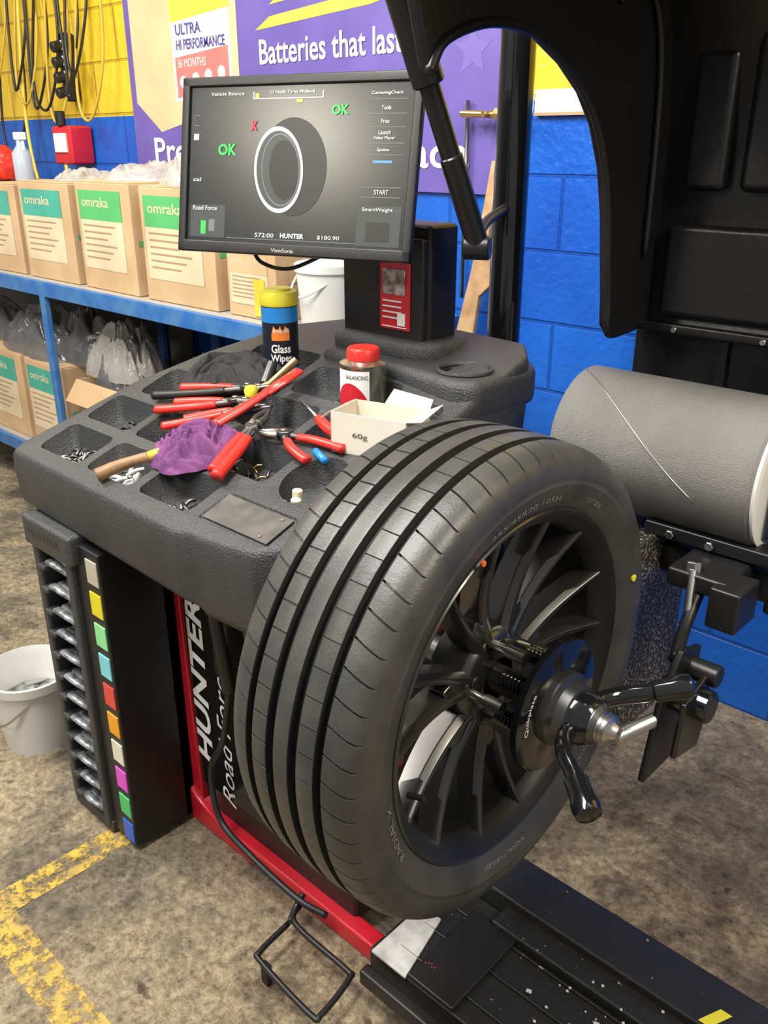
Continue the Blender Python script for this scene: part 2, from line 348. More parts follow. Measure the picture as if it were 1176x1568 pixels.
carton(-2.69,-2.30,zs,.365,M_green,rz=.01); g=carton(-2.25,-2.02,zs,.2,M_tape,y0=1.70,y1=1.98)
quad('yellow_sticker',(-2.12,1.6965,zs+.01),.05,.11,X,Z,mat('sticker_yellow',(.85,.6,.05),.5),g)
carton(-4.6,-4.2,zl,.38,M_teal); carton(-4.15,-3.78,zl,.38,M_teal); carton(-3.74,-3.40,zl,.38,M_teal)
carton(-3.28,-2.88,zl,.36,M_green,open_=True); carton(-2.8,-2.4,zl,.28,M_teal,open_=True)
def bag(c,s,m,seed,rz=0,f=1.2): return crumple('plastic_bag',c,s,m,seed=seed,rz=rz,folds=f,soft=.006)
bag((-2.50,1.86,zs+.370),(.21,.14,.13),M_bag,1); bag((-2.92,1.88,zs+.374),(.19,.13,.07),M_bag,2,.4)
bag((-3.8,1.85,zl+.385),(.42,.15,.20),M_dbag,3); bag((-3.12,1.86,zl+.30),(.17,.15,.30),M_dbag,4)
bag((-2.60,1.86,zl+.20),(.18,.15,.34),M_bag,5,.2); bag((-4.4,1.86,zl+.385),(.34,.15,.18),M_dbag,6)
bag((-3.34,1.88,zs+.365),(.16,.12,.05),M_bag,7); bag((-3.14,1.84,zl+.37),(.2,.13,.22),M_bag,11)
bag((-3.48,1.88,zl+.385),(.2,.13,.22),M_dbag,13)

g=G('plastic_tub'); lathe('tub',[(0,.08),(.005,.084),(.15,.094),(.155,.1),(.175,.1),(.178,.096),(.178,.0)],(-1.9,1.80,zs),(0,0,1),M_bucket,g,cap=False)
tube('handle',[(-1.99,1.77,zs+.155),(-1.95,1.695,zs+.10),(-1.88,1.69,zs+.095),(-1.81,1.77,zs+.155)],.003,M_bucket,g)
g=G('spray_bottle'); bx,by,bz=-3.74,1.82,zs+.35
lathe('bottle',[(0,.035),(.01,.038),(.11,.038),(.14,.016),(.16,.014)],(bx,by,bz),(0,0,1),mat('clear_blue',(.5,.6,.7),.2,alpha=.7),g)
box('trigger_head',bx-.03,bx+.04,by-.012,by+.012,bz+.16,bz+.19,M_white,g,.004); box('trigger',bx+.02,bx+.03,by-.006,by+.006,bz+.12,bz+.16,M_white,g)
g=G('red_tool_pouch'); blob('pouch',(-3.98,1.83,zs+.35+.055),(.1,.08,.09),M_redh,g,seed=9,amp=.2); tube('strap',[(-4.05,1.78,zs+.41),(-3.98,1.74,zs+.45),(-3.9,1.78,zs+.41)],.008,M_blk,g)

g=G('red_power_box'); box('case',-4.02,-3.86,2.11,2.225,1.42,1.58,M_red,g,.012); box('cover',-3.99,-3.89,2.10,2.115,1.47,1.55,M_white,g,.004)
cyl('plug',(-3.94,2.12,1.58),(-3.94,2.12,1.64),.022,M_blk,g)
g=G('power_board'); box('board',-3.98,-3.92,2.17,2.225,1.68,1.95,M_blk,g,.01)
for i in range(4): cyl('plug_%d'%i,(-3.95,2.17,1.72+i*.06),(-3.95,2.13,1.71+i*.06),.022,M_blk,g); box('socket_%d'%i,-3.975,-3.925,2.165,2.171,1.70+i*.06,1.74+i*.06,M_white,g,.003)
g=G('hanging_cables')
random.seed(2); M_yc=mat('yellow_cable',(.6,.42,.05),.5)
for i in range(10):
    x=-4.6+i*.09; zz=1.45+random.random()*.35
    tube('cable_%d'%i,[(x+.1,2.2,2.7),(x+.05,2.17,2.2),(x-.05+random.random()*.15,2.14,zz+.1),(x+.1,2.13,zz),(x+.2,2.16,zz+.25),(x+.16,2.2,2.3)],.006,M_hose if i%3 else M_yc,g)
tube('drop_cable',[(-3.94,2.12,1.42),(-3.96,2.12,1.25),(-4.15,2.12,1.2),(-4.3,2.14,1.6),(-4.28,2.2,2.4)],.008,M_by,g)
random.seed(4)

# ---------------------------------------------------------------- floor bucket
g=G('white_bucket')
lathe('shell',[(0,.001),(0,.085),(.19,.108),(.195,.116),(.22,.118),(.222,.113),(.2,.104),(.02,.08),(.02,.001)],(-2.04,.8,0),(0,0,1),M_bucket,g,cap=False)
for i in range(16):
    a=random.random()*6.28; r=random.random()*.06; z_=.12+random.random()*.03
    box('scrap_strip_%d'%i,-.035,.035,-.008,.008,-.003,.003,mat('scrap_%d'%i,(.12+.25*random.random(),)*3,.5),g,.001,Matrix.Translation((-2.04+r*math.cos(a),.8+r*math.sin(a),z_))@Euler((random.uniform(-.6,.6),random.uniform(-.6,.6),a*2)).to_matrix().to_4x4())
lathe('contents_bed',[(.0,.001),(.0,.092),(-.01,.092)],(-2.04,.8,.125),(0,0,1),mat('scrap_bed',(.3,.3,.28),.7,col2=(.08,.08,.08),vscale=60),g,cap=False)
tube('wire_handle',[(-2.15,.8,.2),(-2.12,.72,.13),(-2.0,.69,.11),(-1.93,.78,.2)],.003,M_steel,g)

# ---------------------------------------------------------------- balancer
bal=G('wheel_balancer')
def zt(y): return .9+(y-.75)*.356
def rrect(x0,x1,y0,y1,r,n=5):
    o=[]
    for cx,cy,a0 in((x1-r,y1-r,0),(x0+r,y1-r,90),(x0+r,y0+r,180),(x1-r,y0+r,270)):
        for k in range(n+1):
            a=math.radians(a0+90*k/n); o.append((cx+r*math.cos(a),cy+r*math.sin(a)))
    return o
out=[(-1.80,.775),(-1.79,.75),(-1.18,.742),(-1.15,.752),(-1.12,.752),(-1.0,.765),(-.955,.80),(-.93,1.0),(-.925,1.40),(-.96,1.44),(-1.35,1.46),(-1.56,1.36),(-1.68,1.20),(-1.75,1.05)]
n=len(out); c=(sum(p[0] for p in out)/n,sum(p[1] for p in out)/n)
def dk(x): return max(0,min(1,(x+1.22)/.12))*.035
rings=[]
for dz,sc in((0,.985),(-.012,1),(-.06,1.0),(-.115,.988),(-.130,.95)):
    rr_=[]
    for x,y in out:
        X2=c[0]+(x-c[0])*sc; Y2=c[1]+(y-c[1])*sc
        z=zt(Y2)+dz-(0 if dz>-.05 else (y-.75)*.05+dk(x)*(dz+.03)/-.085)
        rr_.append(Vector((X2,Y2,z)))
    rings.append(rr_)
vs=[v for r in rings for v in r]; fs=[tuple(range(n)),tuple(range(len(vs)-1,len(vs)-n-1,-1))]
for j in range(len(rings)-1):
    for i in range(n): fs.append((j*n+i,j*n+(i+1)%n,(j+1)*n+(i+1)%n,(j+1)*n+i))
tray=P('tray_top',vs,fs,M_plast,bal)
bv=tray.modifiers.new('b','BEVEL'); bv.width=.006; bv.segments=3; bv.limit_method='ANGLE'; bv.angle_limit=math.radians(25)
cv=[];cf=[]
def cutter(pl,depth,tap=.9,zf=zt):
    k=len(pl); cx=sum(p[0] for p in pl)/k; cy=sum(p[1] for p in pl)/k; b=len(cv)
    for (s,dz) in((1.03,.03),(1.0,0.0),(tap,-depth+.006),(tap-.05,-depth)):
        for x,y in pl:
            X2=cx+(x-cx)*s; Y2=cy+(y-cy)*s; cv.append((X2,Y2,zf(Y2)+dz))
    for j in range(3):
        for i in range(k): cf.append((b+j*k+i,b+j*k+(i+1)%k,b+(j+1)*k+(i+1)%k,b+(j+1)*k+i))
    cf.append(tuple(range(b,b+k))); cf.append(tuple(range(b+4*k-1,b+3*k-1,-1)))
cols=[(-1.735,-1.57),(-1.545,-1.385),(-1.36,-1.20)]
rows=[(.785,.875),(.90,.99),(1.015,1.115)]
for ix,(a,b_) in enumerate(cols):
    for iy,(y0,y1) in enumerate(rows):
        if ix==2 and iy==1: cutter(rrect(-1.36,-1.13,.90,.99,.018),.05); continue
        cutter(rrect(a+(.04 if (ix==0 and iy==2) else 0),b_,y0,y1,.018),.055)
cutter(rrect(-1.175,-.985,.785,.86,.01),.004,.99)
cutter([(-1.045+.062*math.cos(2*pi*k/28),.945+.062*math.sin(2*pi*k/28)) for k in range(28)],.05,.92)
cutter(rrect(-1.175,-.97,1.025,1.115,.018),.05)
cutter(rrect(-1.56,-1.36,1.15,1.27,.02),.055); cutter(rrect(-1.335,-1.09,1.14,1.235,.02),.05); cutter(rrect(-1.07,-.96,1.14,1.2,.02),.045)
boolean(tray,cv,cf,M_plast)
prism('tray_lid',[(-1.165,.792,zt(.792)-.002),(-.995,.792,zt(.792)-.002),(-.995,.853,zt(.853)-.002),(-1.165,.853,zt(.853)-.002)],(0,0,.003),mat('dusty_lid',(.10,.09,.075),.6,col2=(.055,.05,.045),vscale=30),bal,.001)
for p_ in((-1.02,.80),(-1.015,.845)): cyl('lid_screw',(p_[0],p_[1],zt(p_[1])),(p_[0],p_[1],zt(p_[1])+.003),.004,M_steel,bal,seg=10)
con=[(-1.36,1.26),(-1.30,1.255),(-1.18,1.25),(-.96,1.215),(-.925,1.24),(-.92,1.42),(-.96,1.47),(-1.36,1.47)]
rc=prism('rear_console',[(x,y,1.03) for x,y in con],(0,0,.075),M_plast,bal,.018,4)
rc.modifiers.remove(rc.modifiers['wn'])
cv=[];cf=[]; cutter([(-1.0+.048*math.cos(2*pi*k/32),1.295+.048*math.sin(2*pi*k/32)) for k in range(32)],.045,.9,lambda y:1.105)
boolean(rc,cv,cf,M_plast)
lathe('cup_ring',[(-.004,.052),(.003,.056),(.007,.055),(.008,.050),(.003,.047),(-.004,.046)],(-1.0,1.295,1.105),(0,0,1),M_plast,bal,cap=False)
lathe('cup_well',[(-.040,.001),(-.040,.044),(.002,.0465)],(-1.0,1.295,1.105),(0,0,1),M_blk,bal,cap=False)
prism('console_hump',[(-1.36,1.29,1.09),(-1.14,1.29,1.09),(-1.09,1.33,1.09),(-1.07,1.47,1.09),(-1.36,1.47,1.09)],(0,0,.05),M_plast,bal,.02,4)
box('pedestal',-1.35,-1.12,1.33,1.42,1.10,1.36,M_blk,bal,.01)
box('pedestal_front',-1.345,-1.125,1.315,1.335,1.13,1.335,M_blk,bal,.006)
box('notice_label',-1.235,-1.155,1.311,1.316,1.155,1.30,M_red,bal,.004)
box('notice_white',-1.228,-1.162,1.309,1.312,1.155+.005,1.162,M_white,bal,.001)
box('notice_pic',-1.225,-1.165,1.308,1.31,1.225,1.275,mat('notice_photo',(.55,.5,.48),.5,col2=(.15,.1,.1),vscale=50),bal,.001)
for k in range(4): box('notice_line',-1.225,-1.175,1.3085,1.31,1.178+k*.011,1.181+k*.011,M_white,bal,0)
box('notice_code',-1.185,-1.165,1.308,1.311,1.165,1.19,M_white,bal,.001)
box('monitor_arm',-1.32,-1.24,1.21,1.34,1.36,1.44,M_blk,bal,.01)
box('monitor_mount',-1.36,-1.28,1.24,1.26,1.38,1.52,M_blk,bal,.005)
# cabinet
box('cabinet_body',-1.48,-.94,.925,1.42,.03,.84,M_blk,bal,.012)
box('cabinet_neck',-1.6,-.98,.918,1.36,.72,.86,M_blk,bal,.01)
box('front_panel',-1.45,-.96,.915,.93,.12,.80,M_gloss,bal,.004)
prism('red_edge_strip',[(-1.485,.908,.05),(-1.434,.908,.05),(-1.448,.908,.45),(-1.458,.908,.82),(-1.485,.908,.82)],(0,.02,0),M_red,bal,.003)
prism('red_base_rail',[(-1.485,.898,.0),(-.84,.898,.0),(-.84,.898,.045),(-1.38,.898,.05),(-1.45,.898,.075),(-1.485,.898,.11)],(0,.04,0),M_red,bal,.006)
box('red_side',-.945,-.932,1.1,1.2,.62,.74,M_red,bal,.01); box('red_side_low',-.945,-.932,.97,1.06,.36,.48,M_red,bal,.01)
text('maker_name','HUNTER',(-1.382,.9135,.19),.43,.056,(0,0,1),(-1,0,0),M_white,bal,shear=.2,bold=.03)
text('model_script','Road Force',(-1.310,.9135,.11),.38,.045,(0,0,1),(-1,0,0),M_white,bal,shear=.35)
# weight rack
rx0,rx1,ry0,ry1,rz0,rz1=-1.735,-1.468,.745,.93,.015,.755
box('rack_back',rx0,rx1,.88,ry1,rz0,rz1,M_blk,bal,.004)
box('rack_left',rx0,rx0+.026,ry0-.01,ry1,rz0,rz1,M_plast,bal,.006)
box('rack_mid',rx0+.150,rx1,ry0,ry1,rz0,rz1,M_blk,bal,.004)
box('rack_divider',rx0+.145,rx0+.170,ry0-.012,ry0+.05,rz0,rz1,M_plast,bal,.005)
box('rack_cap',rx0-.01,rx0+.19,ry0-.02,ry1,rz1-.05,rz1+.02,M_plast,bal,.01)
box('rack_foot',rx0,rx0+.175,ry0-.008,ry1,0,rz0+.02,M_plast,bal,.006)
text('rack_emboss','HUNTER',(rx0+.02,ry0-.0215,rz1-.02),.13,.018,X,Z,M_dsteel,bal)
NR=12
for i in range(NR):
    z=rz0+.02+(rz1-.05-rz0-.02)*i/NR
    prism('rack_shelf_%d'%i,[(rx0+.015,ry0+.012,z+.012),(rx0+.015,ry0+.012,z+.004),(rx0+.015,ry1-.04,z-.006),(rx0+.015,ry1-.04,z+.0)],(.133,0,0),M_blk,bal,.002)
    box('rack_tab_%d'%i,rx0+.02,rx0+.050,ry0-.014,ry0+.03,z+.002,z+.015,M_plast,bal,.004)
    for k in range(6):
        xa=rx0+.060+.004*(k%2); yk=ry0-.004+k*.018; zk=z+.024+random.uniform(-.003,.005)
        tube('clip_weight_%d_%d'%(i,k),[(xa,yk+.006,zk-.006),(xa+.022,yk-.006,zk+.007),(xa+.056,yk-.006,zk+.007),(xa+.078,yk+.006,zk-.006)],.0125,M_weight,bal,seg=8,flat=.55)
cl=[(.55,.5,.4),(.85,.75,.02),(.3,.85,.35),(.25,.75,.85),(.8,.08,.05),(.95,.4,.02),(.85,.82,.65),(.85,.1,.7),(.1,.65,.2),(.03,.15,.7)]
for i,cc in enumerate(cl):
    z=.682-i*.0735
    box('size_label_%d'%i,rx1-.048,rx1-.006,ry0-.0025,ry0+.001,z,z+.054,mat('label_%d'%i,cc,.5),bal,.0008)
cyl('hose_fitting',(-1.27,.86,.695),(-1.27,.86,.735),.013,M_brass,bal,seg=6); cyl('hose_fitting_b',(-1.27,.86,.735),(-1.27,.86,.76),.009,M_brass,bal)
cyl('inflator_body',(-1.265,.865,.695),(-1.245,.875,.48),.015,M_blk,bal); box('holster',-1.29,-1.24,.87,.92,.5,.68,M_blk,bal,.01)
tube('air_hose',[(-1.245,.875,.49),(-1.26,.86,.36),(-1.33,.87,.24),(-1.3,.86,.13),(-1.2,.855,.1),(-1.05,.86,.075),(-.98,.88,.06)],.007,M_hose,bal)
lathe('spindle_housing',[(0,.12),(.03,.12),(.05,.085),(.10,.075),(.11,.07)],(-.945,.87,.81),(1,0,0),M_blk,bal)
box('spindle_mount',-1.1,-.93,.80,1.0,.68,.80,M_blk,bal,.02)

g=G('foot_pedal_stirrup')
pts=[(-1.05,.875,.05),(-1.02,.83,.05),(-.87,.825,.05),(-.85,.815,.05),(-.835,.73,.05),(-.85,.715,.05),(-1.0,.725,.05),(-1.02,.74,.05),(-1.03,.82,.05)]
tube('loop',pts,.006,M_blk,g,seg=10); tube('arm',[(-1.03,.825,.05),(-1.045,.855,.055),(-1.05,.88,.07)],.007,M_blk,g); box('foot',-1.0,-.98,.722,.735,0,.05,M_blk,g,.002)

# ---------------------------------------------------------------- monitor
g=G('computer_monitor')
MM=Matrix.Translation((-1.33,1.178,1.461))@Euler((math.radians(-11.3),0,math.radians(17.7))).to_matrix().to_4x4()
w,h=.513,.324; ww,hh=w-.036,h-.04
M_scr=mat('lcd_screen',(.012,.013,.014),.25,emit=(.1,.11,.11),estr=.10,spec=.55)
box('rear_case',-w/2+.01,w/2-.01,.0,.03,-h/2+.01,h/2-.01,M_blk,g,.008,MM)
box('rear_bulge',-.12,.12,.03,.05,-.09,.09,M_blk,g,.008,MM)
bz=.018
for nm_,a in(('bezel_top',(-w/2,w/2,h/2-bz,h/2)),('bezel_bottom',(-w/2,w/2,-h/2,-h/2+bz+.004)),('bezel_left',(-w/2,-w/2+bz,-h/2,h/2)),('bezel_right',(w/2-bz,w/2,-h/2,h/2))):
    box(nm_,a[0],a[1],-.012,.004,a[2],a[3],M_blk,g,.003,MM)
box('screen',-w/2+bz,w/2-bz,-.006,-.001,-h/2+bz+.004,h/2-bz,M_scr,g,0,MM)
def em(n_,c,s=1): return mat(n_,tuple(k*.3 for k in c),.4,emit=c,estr=s)
E_g=em('ui_green',(.05,.6,.1),.9);E_w=em('ui_white',(.8,.8,.78),.8);E_gr=em('ui_grey',(.3,.31,.32),.35);E_r=em('ui_red',(.7,.05,.05),.8);E_b=em('ui_blue',(.1,.4,.9),.8);E_p=em('ui_panel',(.10,.11,.11),.25);E_k=em('ui_dark',(.045,.045,.045),.2);E_k2=em('ui_dark_rim',(.02,.02,.02),.2)
R3=MM.to_3x3(); XS=R3@Vector((1,0,0)); ZS=R3@Vector((0,0,1))
def sp_(fx,fy,off=.0065): return MM@Vector((-ww/2+fx*ww,-off,hh/2-fy*hh))
def stxt(b,fx,fy,W,H,m,bold=.008): text('ui_'+b.split()[0].lower(),b,sp_(fx,fy,.0078),W*ww,H*hh,XS,ZS,m,g,bold=bold)
def sq(fx0,fy0,fx1,fy1,m,nm='ui_panel',off=.0068): quad(nm,sp_(fx0,fy1,off),(fx1-fx0)*ww,(fy1-fy0)*hh,XS,ZS,m,g)
stxt('OK',.145,.43,.09,.075,E_g,.04); stxt('OK',.66,.18,.075,.062,E_g,.04)
for s_ in(1,-1):
    a0=sp_(.311-.011*s_,.27,.0078); a1=sp_(.311+.011*s_,.21,.0078); px_=XS*.0025
    P('ui_red_cross',[a0-px_,a0+px_,a1+px_,a1-px_],[(0,1,2,3)],E_r,g)
for i,(b,y) in enumerate((('CenteringCheck',.07),('Tools',.155),('Print',.235),('Launch',.30),('Video Player',.335),('Spokes',.405))):
    wd={'CenteringCheck':.13,'Tools':.04,'Print':.035,'Launch':.05,'Video Player':.09,'Spokes':.05}[b]; stxt(b,.89-wd/2,y,wd,.024,E_w)
for y in(.09,.175,.255,.35,.42): sq(.81,y,.975,y+.004,E_gr)
sq(.85,.455,.93,.47,E_b); stxt('START',.865,.66,.06,.028,E_w); sq(.81,.615,.975,.62,E_gr); sq(.81,.675,.975,.68,E_gr)
sq(.80,.73,.985,.98,E_p,off=.0066); stxt('SmartWeight',.82,.77,.13,.03,E_w)
sq(.84,.83,.94,.95,E_k,off=.007); sq(.015,.755,.19,.97,E_p,off=.0066); stxt('Road Force',.03,.79,.12,.03,E_w); sq(.07,.86,.095,.95,E_g,off=.007); sq(.11,.85,.14,.93,E_gr,off=.007)
stxt('572:00',.34,.955,.09,.028,E_w); stxt('HUNTER',.46,.955,.11,.032,E_w,.04); stxt('$180.90',.63,.955,.10,.028,E_w); sq(.2,.965,.8,.97,E_gr)
stxt('O Neills Tyres Midland',.38,.05,.20,.025,E_w); sq(.30,.07,.62,.076,E_w); sq(.30,.03,.306,.076,E_w); sq(.614,.03,.62,.076,E_w); sq(.31,.04,.33,.07,em('ui_yellow',(.7,.6,.1),.7)); sq(.5,.08,.53,.1,em('ui_yellow2',(.7,.6,.1),.7))
stxt('Vehicle Balance',.1,.05,.16,.022,E_w); sq(.02,.17,.045,.175,E_gr);sq(.02,.235,.045,.24,E_gr);sq(.02,.17,.023,.24,E_gr); sq(.02,.29,.045,.33,E_w); stxt('cal',.025,.6,.04,.025,E_w)
def sring(cx,cy,rx,ry,r0,m,nm,off=.007,rot=0):
    vs=[];N_=48
    for k in range(N_):
        a=2*pi*k/N_
        for s in(r0,1):
            ex,ey=rx*s*math.cos(a),ry*s*math.sin(a); vs.append(MM@Vector((-ww/2+cx*ww+ex*math.cos(rot)-ey*math.sin(rot),-off,hh/2-cy*hh+ex*math.sin(rot)+ey*math.cos(rot))))
    P(nm,vs,[(2*k,2*k+1,(2*k+3)%(2*N_),(2*k+2)%(2*N_)) for k in range(N_)],m,g)
ro=.12
sring(.50,.50,.072,.088,.02,E_k,'ui_tyre',.0067,ro); sring(.435,.52,.054,.078,.02,E_p,'ui_rim_well',.0069,ro); sring(.435,.52,.054,.078,.90,E_w,'ui_rim',.0072,ro); sring(.445,.52,.042,.066,.95,E_gr,'ui_rim_inner',.0073,ro); sring(.46,.52,.032,.054,.02,E_k2,'ui_rim_dark',.0071,ro)
text('bezel_logo','ViewSonic',MM@Vector((-.035,-.0125,-h/2+.006)),.05,.007,XS,ZS,M_steel,g)
g=G('monitor_cable'); tube('lead',[(-1.45,1.16,1.31),(-1.43,1.17,1.28),(-1.38,1.2,1.27),(-1.33,1.26,1.30),(-1.30,1.30,1.32)],.004,M_hose,g)
# ---------------------------------------------------------------- hood pole + hood
g=G('wheel_guard_hood')
cyl('post',(-1.13,1.6,0),(-1.13,1.6,1.95),.036,M_gloss,g,seg=32,b=.002)
box('post_foot',-1.2,-1.0,1.48,1.68,0,.03,M_blk,g,.006)
inner=[(1.0,1.59),(1.03,1.63),(1.10,1.655),(1.17,1.663),(1.25,1.655),(1.335,1.62),(1.40,1.58),(1.45,1.53),(1.49,1.46),(1.515,1.38),(1.53,1.30),(1.545,1.22),(1.55,1.175),(1.57,1.155),(1.66,1.158)]
outer=[(.90,1.9),(.95,1.97),(1.03,2.03),(1.12,2.06),(1.24,2.07),(1.37,2.05),(1.5,1.98),(1.6,1.89),(1.67,1.78),(1.715,1.65),(1.735,1.5),(1.74,1.35),(1.74,1.25),(1.74,1.19),(1.73,1.155)]
k=len(inner); vs=[];fs=[]
for x in(-.87,-.85):
    vs+=[(x,a,b) for a,b in inner]+[(x,a,b) for a,b in outer]
for i in range(k-1):
    fs.append((i,i+1,k+i+1,k+i)); fs.append((2*k+i,3*k+i,3*k+i+1,2*k+i+1))
    fs.append((i,2*k+i,2*k+i+1,i+1)); fs.append((k+i,k+i+1,3*k+i+1,3*k+i))
fs.append((0,k,3*k,2*k)); fs.append((k-1,3*k-1,4*k-1,2*k-1))
P('side_panel',vs,fs,M_hood,g,bevel=.006,seg=3)
tube('arch_lip',[(-.85,a,b) for a,b in inner],.008,M_hood,g,seg=10,sm=True)
vs=[];fs=[]
for x in(-.87,-.1):
    vs+=[(x,a,b) for a,b in outer]+[(x,1.2+(a-1.2)*.975,1.2+(b-1.2)*.975) for a,b in outer]
for i in range(k-1):
    fs+= [(i,i+1,2*k+i+1,2*k+i),(k+i,3*k+i,3*k+i+1,k+i+1),(i,k+i,k+i+1,i+1),(2*k+i,2*k+i+1,3*k+i+1,3*k+i)]
fs+=[(0,2*k,3*k,k),(k-1,2*k-1,4*k-1,3*k-1)]
P('curved_shell',vs,fs,M_hood,g,smooth=True,auto=True)
yi=1.722
box('raised_panel_upper',-.80,-.72,yi-.03,yi+.01,1.42,1.66,M_hood,g,.014,seg=4); box('raised_panel_mid',-.69,-.3,yi-.035,yi+.01,1.42,1.70,M_hood,g,.016,seg=4)
box('raised_panel_low',-.82,-.2,yi-.03,yi+.01,1.18,1.36,M_hood,g,.014,seg=4)
tube('moulded_groove',[(-.845,1.48,1.72),(-.843,1.53,1.76),(-.843,1.60,1.73),(-.843,1.64,1.64),(-.843,1.655,1.5),(-.843,1.66,1.3)],.007,M_hood,g)
box('shell_rim_bar',-.88,-.1,1.70,1.735,1.145,1.165,M_hood,g,.004)
for x in(-.78,-.6,-.42): cyl('rivet',(x,1.70,1.155),(x,1.694,1.155),.006,M_steel,g,seg=10)
box('lower_flap',-.89,-.1,1.75,1.765,.95,1.16,M_hood,g,.005)
box('flap_rib',-.7,-.68,1.735,1.752,.96,1.14,M_hood,g,.004)
tube('cross_arm',[(-1.13,1.6,1.9),(-.86,1.5,1.9)],.03,M_gloss,g,sm=False)
A=Vector((-1.02,1.345,1.335)); B=Vector((-1.075,1.195,1.72)); D=(B-A).normalized()
cyl('gas_strut_lower',A-D*.02,A+D*.16,.021,M_hood,g); cyl('gas_strut_rod',A+D*.14,A+D*.32,.018,M_hood,g); cyl('gas_strut_upper',A+D*.28,A+D*.62,.028,M_hood,g)
cyl('strut_eye',A+Vector((-.022,-.01,-.01)),A+Vector((.022,.012,-.01)),.022,M_hood,g)
tube('strut_bracket',[A,(-1.08,1.45,1.36),(-1.12,1.57,1.38)],.010,M_blk,g)
tube('strut_top_bracket',[A+D*.6,(-.98,1.1,1.93),(-.87,1.05,1.95)],.016,M_blk,g)

# ---------------------------------------------------------------- load roller
g=G('load_roller'); rx=-.808
lathe('drum',[(0,.115),(.006,.125),(.365,.125),(.37,.12)],(rx,1.42,1.0),(1,0,0),M_roller,g,seg=64)
lathe('end_cap',[(0,.120),(.006,.122),(.008,.112),(.002,.108),(.002,.001)],(rx+.37,1.42,1.0),(1,0,0),M_bucket,g,seg=48,cap=False)
pp=[]
for i in range(25):
    t=i/24; a=math.radians(100+95*t); pp.append((rx+.01+.27*t,1.42+.1252*math.cos(a),1.0+.1252*math.sin(a)))
tube('seam',pp,.0013,M_steel,g,seg=6,sm=False)
cyl('axle',(rx+.37,1.42,1.0),(-.36,1.42,1.0),.02,M_steel,g)
box('roller_housing',-.88,-.60,1.31,1.50,.50,.865,M_speck,g,.01)
box('side_plate',-.61,-.595,1.27,1.47,.48,.875,M_speck,g,.004)
box('carrier_beam',-.62,-.1,1.33,1.37,.875,.90,M_blk,g,.004); box('carrier_beam_low',-.60,-.1,1.36,1.42,.80,.85,M_blk,g,.005)
box('end_arm',-.41,-.39,1.36,1.5,.78,1.05,M_blk,g,.006)
box('housing_link',-.95,-.8,1.3,1.4,.55,.7,M_blk,g,.01)
for x in(-.57,-.5,-.3): cyl('beam_bolt',(x,1.33,.887),(x,1.322,.887),.008,M_steel,g,seg=6)
g=G('outer_measuring_arm')
box('clamp',-.53,-.43,1.24,1.36,.84,.872,M_blk,g,.006); box('clamp_tab',-.45,-.40,1.22,1.30,.80,.87,M_blk,g,.005)
cyl('rod',(-.49,1.25,.875),(-.46,1.18,.735),.007,M_steel,g); cyl('rod_nut',(-.49,1.25,.855),(-.494,1.258,.885),.012,M_steel,g,seg=6)
prism('bracket_plate',[(-.45,1.05,.60),(-.45,1.14,.60),(-.45,1.19,.70),(-.45,1.20,.78),(-.45,1.13,.80),(-.45,1.08,.74)],(.012,0,0),M_blk,g,.004)
prism('bracket_plate_b',[(-.41,1.06,.66),(-.41,1.14,.64),(-.41,1.17,.72),(-.41,1.14,.77),(-.41,1.07,.75)],(.01,0,0),M_gloss,g,.004)
cyl('pivot',(-.46,1.12,.73),(-.38,1.12,.73),.026,M_gloss,g); cyl('pivot_b',(-.455,1.16,.76),(-.39,1.16,.76),.018,M_blk,g)
rp0=Vector((-.45,1.085,.695)); rp1=Vector((-.45,.95,.735)); dd=(rp1-rp0); L_=dd.length
lathe('threaded_rod',sum([[(j*.005,.011),(.0025+j*.005,.009)] for j in range(int(L_/.005))],[]),rp0,dd,M_steel,g,seg=20)
tube('link',[(-.45,1.13,.78),(-.47,1.2,.80),(-.48,1.27,.85)],.010,M_blk,g)

# ---------------------------------------------------------------- wheel
wh=G('car_wheel_with_tyre')
cx,cy,cz=-.664,.879,.801
half=[(.094,.253,0),(.100,.259,0),(.1105,.277,0),(.1160,.298,0),(.1150,.300,0),(.1150,.306,0),(.1155,.308,0),(.1135,.321,0),(.109,.331,0),(.103,.338,1),(.094,.3430,1),(.082,.346,1),(.068,.3475,1),
 (.0675,.347,0),(.0660,.3375,0),(.0560,.3375,0),(.0545,.348,0),(.053,.3485,2),(.040,.3492,2),(.0285,.350,2),(.0275,.3495,0),(.0260,.3395,0),(.0140,.3395,0),(.0125,.350,0),(.011,.3503,3),(.004,.3505,3)]
prof=half+[(-x,r,f) for x,r,f in reversed(half)]
fr=[(0,1),(.055,1),(.07,0),(.5,0),(.512,2),(.54,2),(.552,0),(.985,0)]
NP=62; angs=[]
for p_ in range(NP):
    for f,s in fr: angs.append(((p_+f)/NP*2*pi,s))
NA=len(angs); NPf=len(prof); vs=[]
for a,s in angs:
    for x,r,f in prof:
        rr=r
        if s==1 and f==1: rr-=.005
        elif s==1 and f==2 and x<0: rr-=.0026
        elif s==2 and f==2 and x>0: rr-=.0026
        ax_=abs(x); an=a
        if ax_>.06: an=a+(min(ax_,.104)-.06)*(.9 if x>0 else -.9)
        vs.append((cx+x,cy+rr*math.cos(an),cz+rr*math.sin(an)))
fs=[]
for i in range(NA):
    j=(i+1)%NA
    for q_ in range(NPf-1): fs.append((i*NPf+q_,i*NPf+q_+1,j*NPf+q_+1,j*NPf+q_))
t=P('tyre',vs,fs,M_rub,wh,smooth=True); t.data.set_sharp_from_angle(angle=math.radians(33))
t.data.materials.append(M_groove)
